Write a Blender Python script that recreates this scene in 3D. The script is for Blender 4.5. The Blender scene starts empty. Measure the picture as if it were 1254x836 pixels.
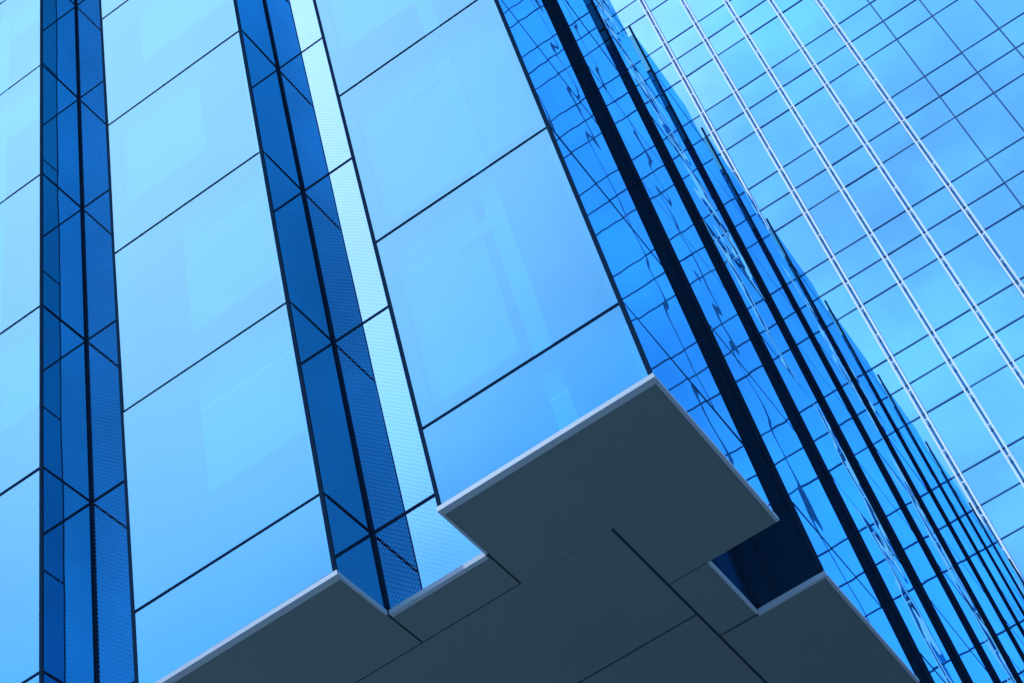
import bpy, math, random
from mathutils import Vector, Matrix
random.seed(11)
H=14.0          # soffit height above the eye, metres
E=1.6           # eye height
def Z(k): return k*H+E
# ------------------------------------------------------------------ materials
def newmat(name):
    m=bpy.data.materials.new(name); m.use_nodes=True
    nt=m.node_tree; nt.nodes.clear()
    o=nt.nodes.new('ShaderNodeOutputMaterial')
    return m,nt,o
def principled(name,col,rough=.5,metal=0.,noise=0.,nscale=1.,bump=0.,spec=.5):
    m,nt,o=newmat(name); N=nt.nodes; L=nt.links
    p=N.new('ShaderNodeBsdfPrincipled'); p.inputs['Roughness'].default_value=rough
    p.inputs['Metallic'].default_value=metal; p.inputs['Specular IOR Level'].default_value=spec
    tc=N.new('ShaderNodeTexCoord')
    n=N.new('ShaderNodeTexNoise'); n.inputs['Scale'].default_value=nscale; n.inputs['Detail'].default_value=5
    L.new(tc.outputs['Object'],n.inputs['Vector'])
    mx=N.new('ShaderNodeMix'); mx.data_type='RGBA'
    mx.inputs['A'].default_value=(*[c*(1-noise) for c in col],1)
    mx.inputs['B'].default_value=(*[min(1,c*(1+noise)) for c in col],1)
    L.new(n.outputs['Fac'],mx.inputs['Factor']); L.new(mx.outputs['Result'],p.inputs['Base Color'])
    if bump:
        b=N.new('ShaderNodeBump'); b.inputs['Strength'].default_value=bump; b.inputs['Distance'].default_value=.02
        L.new(n.outputs['Fac'],b.inputs['Height']); L.new(b.outputs['Normal'],p.inputs['Normal'])
    L.new(p.outputs[0],o.inputs[0]); return m
def glass(name,tint,refl=1.0,trans=(.3,.6,.85),wob=.0,wscale=.4,rough=0.0,dots=0.,dotcol=(.6,.8,.95),body=None,bodyf=.15,vary=.06):
    m,nt,o=newmat(name); N=nt.nodes; L=nt.links
    g=N.new('ShaderNodeBsdfGlossy'); g.inputs['Roughness'].default_value=rough
    tc=N.new('ShaderNodeTexCoord')
    n2=N.new('ShaderNodeTexNoise'); n2.inputs['Scale'].default_value=.25; n2.inputs['Detail'].default_value=3
    L.new(tc.outputs['Object'],n2.inputs['Vector'])
    mx=N.new('ShaderNodeMix'); mx.data_type='RGBA'
    mx.inputs['A'].default_value=(*[c*(1-vary) for c in tint],1); mx.inputs['B'].default_value=(*[min(1,c*(1+vary)) for c in tint],1)
    L.new(n2.outputs['Fac'],mx.inputs['Factor']); L.new(mx.outputs['Result'],g.inputs['Color'])
    if wob:
        n=N.new('ShaderNodeTexNoise'); n.inputs['Scale'].default_value=wscale; n.inputs['Detail'].default_value=1.0
        L.new(tc.outputs['Object'],n.inputs['Vector'])
        b=N.new('ShaderNodeBump'); b.inputs['Strength'].default_value=1; b.inputs['Distance'].default_value=wob
        L.new(n.outputs['Fac'],b.inputs['Height']); L.new(b.outputs['Normal'],g.inputs['Normal'])
    cur=g.outputs[0]
    if body:
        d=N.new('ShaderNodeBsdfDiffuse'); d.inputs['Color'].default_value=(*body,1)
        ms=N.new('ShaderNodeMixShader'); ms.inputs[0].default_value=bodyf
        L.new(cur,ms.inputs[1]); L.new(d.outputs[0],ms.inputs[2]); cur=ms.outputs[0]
    if refl<1:
        t=N.new('ShaderNodeBsdfTransparent'); t.inputs['Color'].default_value=(*trans,1)
        ms=N.new('ShaderNodeMixShader'); ms.inputs[0].default_value=refl
        L.new(t.outputs[0],ms.inputs[1]); L.new(cur,ms.inputs[2]); cur=ms.outputs[0]
    if dots:
        d=N.new('ShaderNodeBsdfDiffuse'); d.inputs['Color'].default_value=(*dotcol,1)
        vm=N.new('ShaderNodeMapping'); vm.inputs['Scale'].default_value=(1/.042,)*3
        L.new(tc.outputs['Object'],vm.inputs['Vector'])
        sep=N.new('ShaderNodeSeparateXYZ'); L.new(vm.outputs['Vector'],sep.inputs[0])
        def s(i):
            q=N.new('ShaderNodeMath'); q.operation='MULTIPLY'; q.inputs[1].default_value=math.pi; L.new(sep.outputs[i],q.inputs[0])
            r=N.new('ShaderNodeMath'); r.operation='SINE'; L.new(q.outputs[0],r.inputs[0]); return r
        a=s(0); c=s(2)
        q=N.new('ShaderNodeMath'); q.operation='MULTIPLY'; L.new(a.outputs[0],q.inputs[0]); L.new(c.outputs[0],q.inputs[1])
        k=N.new('ShaderNodeMath'); k.operation='GREATER_THAN'; k.inputs[1].default_value=.25; L.new(q.outputs[0],k.inputs[0])
        kk=N.new('ShaderNodeMath'); kk.operation='MULTIPLY'; kk.inputs[1].default_value=dots; L.new(k.outputs[0],kk.inputs[0])
        ms=N.new('ShaderNodeMixShader'); L.new(kk.outputs[0],ms.inputs[0]); L.new(cur,ms.inputs[1]); L.new(d.outputs[0],ms.inputs[2]); cur=ms.outputs[0]
    L.new(cur,o.inputs[0]); return m

M_front=glass('front_glass',(.155,.63,1.0),refl=.60,trans=(.16,.60,1.0),wob=.005,wscale=.35)
M_side =glass('side_glass',(.19,.61,1.0),wob=.0055,wscale=.45,vary=.14)
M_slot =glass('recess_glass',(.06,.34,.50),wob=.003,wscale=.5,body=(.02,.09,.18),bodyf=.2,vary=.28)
M_frit =glass('fritted_glass',(.18,.57,.94),wob=.003,wscale=.5,dots=.28,dotcol=(.18,.44,.78),vary=.12)
M_tower=glass('tower_glass',(.21,.60,1.0),wob=.006,wscale=.2,vary=.14)
M_dark =principled('dark_mullion',(.006,.022,.050),.6,0,.2,3,spec=0)
M_tmul =principled('tower_mullion',(.014,.085,.20),.5,0,.2,1,spec=.1)
M_frame=principled('inner_frame',(.12,.30,.45),.5,0,.05,3)
M_core =principled('core_wall',(.012,.045,.08),.7,0,.2,.5)
M_room =principled('interior_wall',(.05,.19,.36),.8,0,.10,.4,spec=0)
M_rbar  =principled('reflection_bar',(.75,.8,.85),.8,0,.04,.4)  # pale bars standing in for reflected shapes in the front glass
M_rpanel=principled('reflection_panel',(.62,.72,.82),.9,0,.06,.8)  # pale sheets standing in for soft reflections in the front panes
M_soff =principled('soffit_panel',(.050,.116,.140),.55,0,.18,.30,.1)
M_trim =principled('aluminium_trim',(.20,.35,.46),.4,.2,.05,2)
M_white=principled('white_fin',(.55,.74,.86),.45,0,.04,1)
M_plaza=principled('plaza_paving',(.24,.26,.27),.8,0,.2,.3,.2)
M_conc =principled('concrete',(.3,.31,.32),.8,0,.15,.4)

# ------------------------------------------------------------------ mesh helper
class Mesh:
    def __init__(s): s.v=[];s.f=[]
    def box(s,x0,x1,y0,y1,z0,z1):
        b=len(s.v)
        s.v+=[(x,y,z) for z in (z0,z1) for y in (y0,y1) for x in (x0,x1)]
        for q in ((0,2,3,1),(4,5,7,6),(0,1,5,4),(2,6,7,3),(0,4,6,2),(1,3,7,5)): s.f.append([b+i for i in q])
    def pane(s,p0,p1,z0,z1,tilt=.0):
        n=Vector((p1[1]-p0[1],-(p1[0]-p0[0]),0)).normalized()
        w=(Vector(p1)-Vector(p0)).length; h=z1-z0
        a=random.uniform(-1,1)*tilt; c=random.uniform(-1,1)*tilt
        b=len(s.v)
        for (p,z,su,sv) in ((p0,z0,-1,-1),(p1,z0,1,-1),(p1,z1,1,1),(p0,z1,-1,1)):
            o=n*(su*a*w/2+sv*c*h/2)
            s.v.append((p[0]+o.x,p[1]+o.y,z))
        s.f.append([b,b+1,b+2,b+3])
    def make(s,name,mat,parent):
        me=bpy.data.meshes.new(name); me.from_pydata(s.v,[],s.f); me.update()
        o=bpy.data.objects.new(name,me); me.materials.append(mat)
        bpy.context.collection.objects.link(o); o.parent=parent; return o
def empty(n):
    e=bpy.data.objects.new(n,None); bpy.context.collection.objects.link(e); return e

# ------------------------------------------------------------------ near building
bld=empty('glass_office_building')
FY=.972*H; RY=1.051*H; SX=-.230*H; IX=-.307*H
SL=Z(1.0); RF=Z(2.97)
lv=[1.0,1.103]+[1.103+.2872*i for i in range(1,7)]+[2.97]
LV=[Z(k) for k in lv]
J=.030
fb=[(-.453,-.230),(-.795,-.564),(-1.136,-.908),(-1.477,-1.249),(-1.818,-1.590)]
fb=[(a*H,b*H) for a,b in fb]
sb=[(.972,1.213),(1.322,1.560)]
y=1.667
while y<6.0:
    sb.append((y,y+.232)); y+=.335
sb=[(a*H,b*H) for a,b in sb]
LX=fb[-1][0]; BY=sb[-1][1]
gf,gs,gsl,gfr,mu,fr,core,room,trim,sof,col,bl=[Mesh() for _ in range(12)]
T=.0014
core.box(LX,IX-.12,RY+.12,BY,SL+.05,RF-.1)
core.box(LX-.2,IX-.01,RY+.16,BY+.2,RF-.1,RF)
def vpanes(m,p0,p1,levels,tilt,e=None):
    e=J if e is None else e
    d=(Vector(p1)-Vector(p0)).normalized(); 
    a=(p0[0]+d.x*e,p0[1]+d.y*e); b=(p1[0]-d.x*e,p1[1]-d.y*e)
    for i in range(len(levels)-1):
        z0=levels[i]+(J if i else .08); z1=levels[i+1]-J
        m.pane(a,b,z0,z1,tilt)
for i,(a,b) in enumerate(fb):
    vpanes(gf,(a,FY),(b,FY),LV,T*1.6,.055)
    if i>0:
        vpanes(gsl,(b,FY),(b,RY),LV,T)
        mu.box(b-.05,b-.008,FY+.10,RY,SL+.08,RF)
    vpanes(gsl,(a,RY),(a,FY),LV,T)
    mu.box(a+.008,a+.05,FY+.10,RY,SL+.08,RF)
    for k,z in enumerate(LV[1:]):
        mu.box(a+.07,b-.07,FY+.016,FY+.10,z-J-.01,z+J+.01)
        fr.box(a+.16,b-.16,FY+.11,FY+.16,z-.15,z+.15)
        room.box(a+.09,b-.09,FY+.34,RY-.02,z-.25,z+.15)
    # pale sheets added behind the glass to imitate reflections, of different drops
    for k in range(1,len(LV)-1):
        t=random.choice([.35,.55,.75,.9,.62])
        z1=LV[k+1]-.16; z0=LV[k]+.16
        m0=a+.2; m1=b-.2
        if random.random()<.5: m1=a+(b-a)*random.choice([.5,.62,.75])
        elif random.random()<.4: m0=a+(b-a)*random.choice([.25,.4])
        bl.box(m0,m1,FY+.24,FY+.25,z1-(z1-z0)*t,z1)
    # corner caps
    mu.box(a-.004,a+.056,FY-.004,FY+.028,SL+.062,RF)
    mu.box(b-.056,b+.004,FY-.004,FY+.028,SL+.062,RF)
    fr.box(a+.07,a+.16,FY+.10,FY+.16,SL+.1,RF); fr.box(b-.16,b-.07,FY+.10,FY+.16,SL+.1,RF)
    room.box(a+.09,b-.09,RY-.02,RY+.10,SL+.2,RF-.2)
    core.box(a+.06,b-.06,FY+.12,RY+.11,SL+.05,SL+.09)
    core.box(a+.05,b-.05,FY+.12,RY+.11,RF-.12,RF-.01)
    trim.box(a-.015,b+.015,FY-.02,FY+.09,SL-.015,SL+.058)
    trim.box(a-.015,a+.02,FY+.09,RY-.04,SL-.015,SL+.05)
    if i: trim.box(b-.02,b+.015,FY+.09,RY-.04,SL-.015,SL+.05)
    cx=a+(b-a)*.60
    if i%2==0:
        col.box(cx-.14,cx+.14,FY+.20,FY+.23,SL+.2,RF-.2)  # thin upright and arms added behind the pane, imitating a reflected shape
        for z in LV[2:]: col.box(cx-.75,cx-.14,FY+.20,FY+.23,z-1.0,z-.72)
for i in range(len(fb)-1):
    a=fb[i+1][1]; b=fb[i][0]
    vpanes(gfr,(a,RY),(b,RY),LV,T)
    mu.box(a+.004,a+.032,RY-.028,RY+.02,SL+.1,RF)
    mu.box(b-.03,b-.004,RY-.028,RY+.02,SL+.1,RF)
    for z in LV[1:]:
        mu.box(a+.032,b-.03,RY-.004,RY+.09,z-J,z+J)
        mu.box(a+.003,a+.010,FY+.10,RY-.03,z-J+.008,z+J-.008)
    core.box(a,b,RY+.10,RY+.14,SL+.1,RF-.1)
    trim.box(a+.025,b-.025,RY-.025,RY+.05,SL-.015,SL+.06)
for i,(a,b) in enumerate(sb):
    vpanes(gs,(SX,a),(SX,b),LV,T*1.5)
    y0=FY+.03 if i==0 else a
    if i>0:
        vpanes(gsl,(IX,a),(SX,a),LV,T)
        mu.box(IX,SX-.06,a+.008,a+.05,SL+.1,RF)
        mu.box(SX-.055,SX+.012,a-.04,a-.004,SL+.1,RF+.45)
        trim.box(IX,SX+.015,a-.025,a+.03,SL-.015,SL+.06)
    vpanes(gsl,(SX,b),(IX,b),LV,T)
    mu.box(IX,SX-.06,b-.05,b-.008,SL+.1,RF)
    mu.box(SX-.05,SX-.006,y0+.08,b-.055,SL+.1,RF-.02)
    for z in LV[1:-1]:
        mu.box(SX-.005,SX+.004,y0+.08,b-.03,z-J+.008,z+J-.008)
    trim.box(SX-.03,SX+.018,a+.095,b+.015,SL-.015,SL+.045)
    core.box(IX-.1,SX-.06,a+.1,b-.06,SL+.05,SL+.09)
    core.box(IX-.1,SX-.06,a+.1,b-.06,RF-.15,RF-.01)
    if i<len(sb)-1:
        c=sb[i+1][0]
        vpanes(gsl,(IX,b),(IX,c),LV,T)
        mu.box(IX-.06,IX-.01,b,c,SL+.1,RF)
        mu.box(IX+.002,IX+.06,c-.07,c-.01,SL+.1,RF)
        for z in LV[1:-1]: mu.box(IX+.06,SX-.06,c-.012,c-.003,z-J,z+J)
        trim.box(IX-.02,IX+.015,b+.03,c-.04,SL-.015,SL+.06)
g=.022; s0,s1=SL,SL+.04
x352=-.352*H; yj=1.107*H
sof.box(fb[0][0]+.02,SX-.03,FY+.09,yj-.004,s0,s1)
sof.box(x352+g,SX-.03,yj-.004,1.217*H-g,s0,s1)
for i,(a,b) in enumerate(sb):
    nx=sb[i+1][0] if i+1<len(sb) else b
    if i: sof.box(x352+g,SX-.03,a+.03,b-g,s0,s1)
    if i+1<len(sb): sof.box(x352+g,IX-.02,b+g,nx-g,s0,s1)
for i,(a,b) in enumerate(fb[1:],1):
    sof.box(a+.02,b-.02,FY+.09,yj-g,s0,s1)
for i in range(len(fb)-1):
    a=fb[i+1][1]; b=fb[i][0]
    sof.box(a+.01,b-.01,RY+.05,yj-g,s0,s1)
xs=[x352]; xx=x352
while xx>LX: xx-=.342*H; xs.append(xx)
ys=[v*H for v in [1.107,1.275]+[1.275+.335*i for i in range(1,14)]]
for i in range(len(xs)-1):
    for j in range(len(ys)-1):
        if j==0: sof.box(xs[i+1]+g,xs[i]-g,yj+.004,ys[1]-g,s0+.003,s1)
        else: sof.box(xs[i+1]+g,xs[i]-g,ys[j]+g,ys[j+1]-g,s0+.003,s1)
core.box(LX+.1,IX-.125,yj-.3,BY-.1,SL+.045,SL+.049)
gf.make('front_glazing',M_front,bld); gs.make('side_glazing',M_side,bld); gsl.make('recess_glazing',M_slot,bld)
gfr.make('fritted_glazing',M_frit,bld); mu.make('mullions',M_dark,bld); fr.make('inner_frames',M_frame,bld)
core.make('core_walls',M_core,bld); room.make('interior_walls',M_room,bld); col.make('reflection_bars',M_rbar,bld)
bl.make('reflection_panels',M_rpanel,bld)
trim.make('edge_trim',M_trim,bld); sof.make('soffit_panels',M_soff,bld)
low=Mesh(); low.box(LX,-.55*H,1.9*H,BY-2,0,SL-.02)
for k in range(6): low.box(-.45*H-.4,-.45*H+.4,(2.1+.6*k)*H-.4,(2.1+.6*k)*H+.4,0,SL-.02)
low.make('podium_core',M_conc,bld)

# ------------------------------------------------------------------ far tower
tw=empty('glass_tower')
TY=6.6*H; U=.0372*TY
g1,w1,d1,b1=[Mesh() for _ in range(4)]
x0=-.0915*TY
c0,c1=-26,20
rows=[0.]; z=0.; pat=[1.75,.9,.9]; i=0
while z<13*H:
    z+=pat[i%3]*U; rows.append(z); i+=1
TH=rows[-1]
for c in range(c0,c1):
    xa=x0+c*U; xb=xa+U
    for r in range(len(rows)-1):
        g1.pane((xa+.05,TY),(xb-.05,TY),rows[r]+.05,rows[r+1]-.05,.007)
    d1.box(xa-.055,xa+.055,TY-.06,TY+.05,0,TH)
    if 0<=c<=4:
        for s in (-.24,.12):
            w1.box(xa+s,xa+s+.13,TY-.45,TY-.30,0,TH)
        zz=1.0
        while zz<TH:
            w1.box(xa-.11,xa+.12,TY-.41,TY-.36,zz,zz+.10); w1.box(xa-.05,xa+.05,TY-.36,TY-.06,zz,zz+.1)
            zz+=.9*U
XA=x0+c0*U; XB=x0+c1*U
for r in rows: d1.box(XA,XB,TY-.05,TY+.055,r-.05,r+.05)
b1.box(XA,XB,TY+.08,TY+40,0,TH+.5)
g1.make('curtain_wall_glazing',M_tower,tw); w1.make('white_fins',M_white,tw); d1.make('mullions',M_tmul,tw); b1.make('tower_body',M_core,tw)

# ------------------------------------------------------------------ ground
gr=Mesh(); gr.v=[(-3000,-3000,0),(3000,-3000,0),(3000,3000,0),(-3000,3000,0)]; gr.f=[[0,1,2,3]]
go=gr.make('ground',M_plaza,None)

# ------------------------------------------------------------------ light
sd=Vector((-1.1,-1.0,3.0)).normalized()
el=math.asin(sd.z); az=math.atan2(sd.x,sd.y)
sun=bpy.data.lights.new('sun','SUN'); sun.energy=3.0; sun.angle=math.radians(.5); sun.color=(1,.96,.9)
so=bpy.data.objects.new('sun',sun); bpy.context.collection.objects.link(so)
so.rotation_euler=(-sd).to_track_quat('-Z','Y').to_euler()
w=bpy.data.worlds.new('World'); bpy.context.scene.world=w; w.use_nodes=True
nt=w.node_tree; N=nt.nodes; L=nt.links; N.clear()
o=N.new('ShaderNodeOutputWorld'); bg=N.new('ShaderNodeBackground'); bg.inputs['Strength'].default_value=.15
sk=N.new('ShaderNodeTexSky'); sk.sky_type='NISHITA'; sk.sun_disc=False; sk.sun_elevation=el; sk.sun_rotation=az%(2*math.pi)
sk.air_density=1.2; sk.dust_density=1.0
tc=N.new('ShaderNodeTexCoord'); mp=N.new('ShaderNodeMapping'); mp.inputs['Scale'].default_value=(1,1,1.6)
n=N.new('ShaderNodeTexNoise'); n.inputs['Scale'].default_value=3.2; n.inputs['Detail'].default_value=6; n.inputs['Roughness'].default_value=.5
L.new(tc.outputs['Generated'],mp.inputs['Vector']); L.new(mp.outputs['Vector'],n.inputs['Vector'])
cr=N.new('ShaderNodeMapRange'); cr.inputs['From Min'].default_value=.34; cr.inputs['From Max'].default_value=.66
cr.inputs['To Min'].default_value=.25; cr.inputs['To Max'].default_value=.90
cr.interpolation_type='SMOOTHSTEP'
L.new(n.outputs['Fac'],cr.inputs['Value'])
mx=N.new('ShaderNodeMix'); mx.data_type='RGBA'; mx.inputs['B'].default_value=(5.8,8.3,14,1)
L.new(cr.outputs['Result'],mx.inputs['Factor']); L.new(sk.outputs[0],mx.inputs['A'])
# bright haze around the sun
dp=N.new('ShaderNodeVectorMath'); dp.operation='DOT_PRODUCT'; dp.inputs[1].default_value=sd
nm=N.new('ShaderNodeVectorMath'); nm.operation='NORMALIZE'; L.new(tc.outputs['Generated'],nm.inputs[0]); L.new(nm.outputs[0],dp.inputs[0])
gl=N.new('ShaderNodeMapRange'); gl.inputs['From Min'].default_value=.90; gl.inputs['From Max'].default_value=1.0; gl.inputs['To Max'].default_value=.85
L.new(dp.outputs['Value'],gl.inputs['Value'])
m2=N.new('ShaderNodeMix'); m2.data_type='RGBA'
m2.inputs['B'].default_value=(25,13.2,14,1)
L.new(gl.outputs['Result'],m2.inputs['Factor']); L.new(mx.outputs['Result'],m2.inputs['A'])
L.new(m2.outputs['Result'],bg.inputs['Color']); L.new(bg.outputs[0],o.inputs[0])

# ------------------------------------------------------------------ camera
R=Matrix(((0.8210,0.5261,0.2217),(0.5315,-0.5626,-0.6332),(-0.2084,0.6377,-0.7415)))
xv=Vector(R.col[0]).normalized(); zv=Vector(R.col[2]); zv=(zv-xv*zv.dot(xv)).normalized(); yv=zv.cross(xv)
Mx=Matrix(((xv.x,yv.x,zv.x),(xv.y,yv.y,zv.y),(xv.z,yv.z,zv.z))).to_4x4(); Mx.translation=Vector((0,0,E))
cd=bpy.data.cameras.new('camera'); cd.sensor_width=36; cd.lens=36*2050/1254; cd.clip_end=6000
co=bpy.data.objects.new('camera',cd); bpy.context.collection.objects.link(co); co.matrix_world=Mx
sc=bpy.context.scene; sc.camera=co
sc.view_settings.view_transform='Standard'; sc.view_settings.look='None'; sc.view_settings.exposure=0
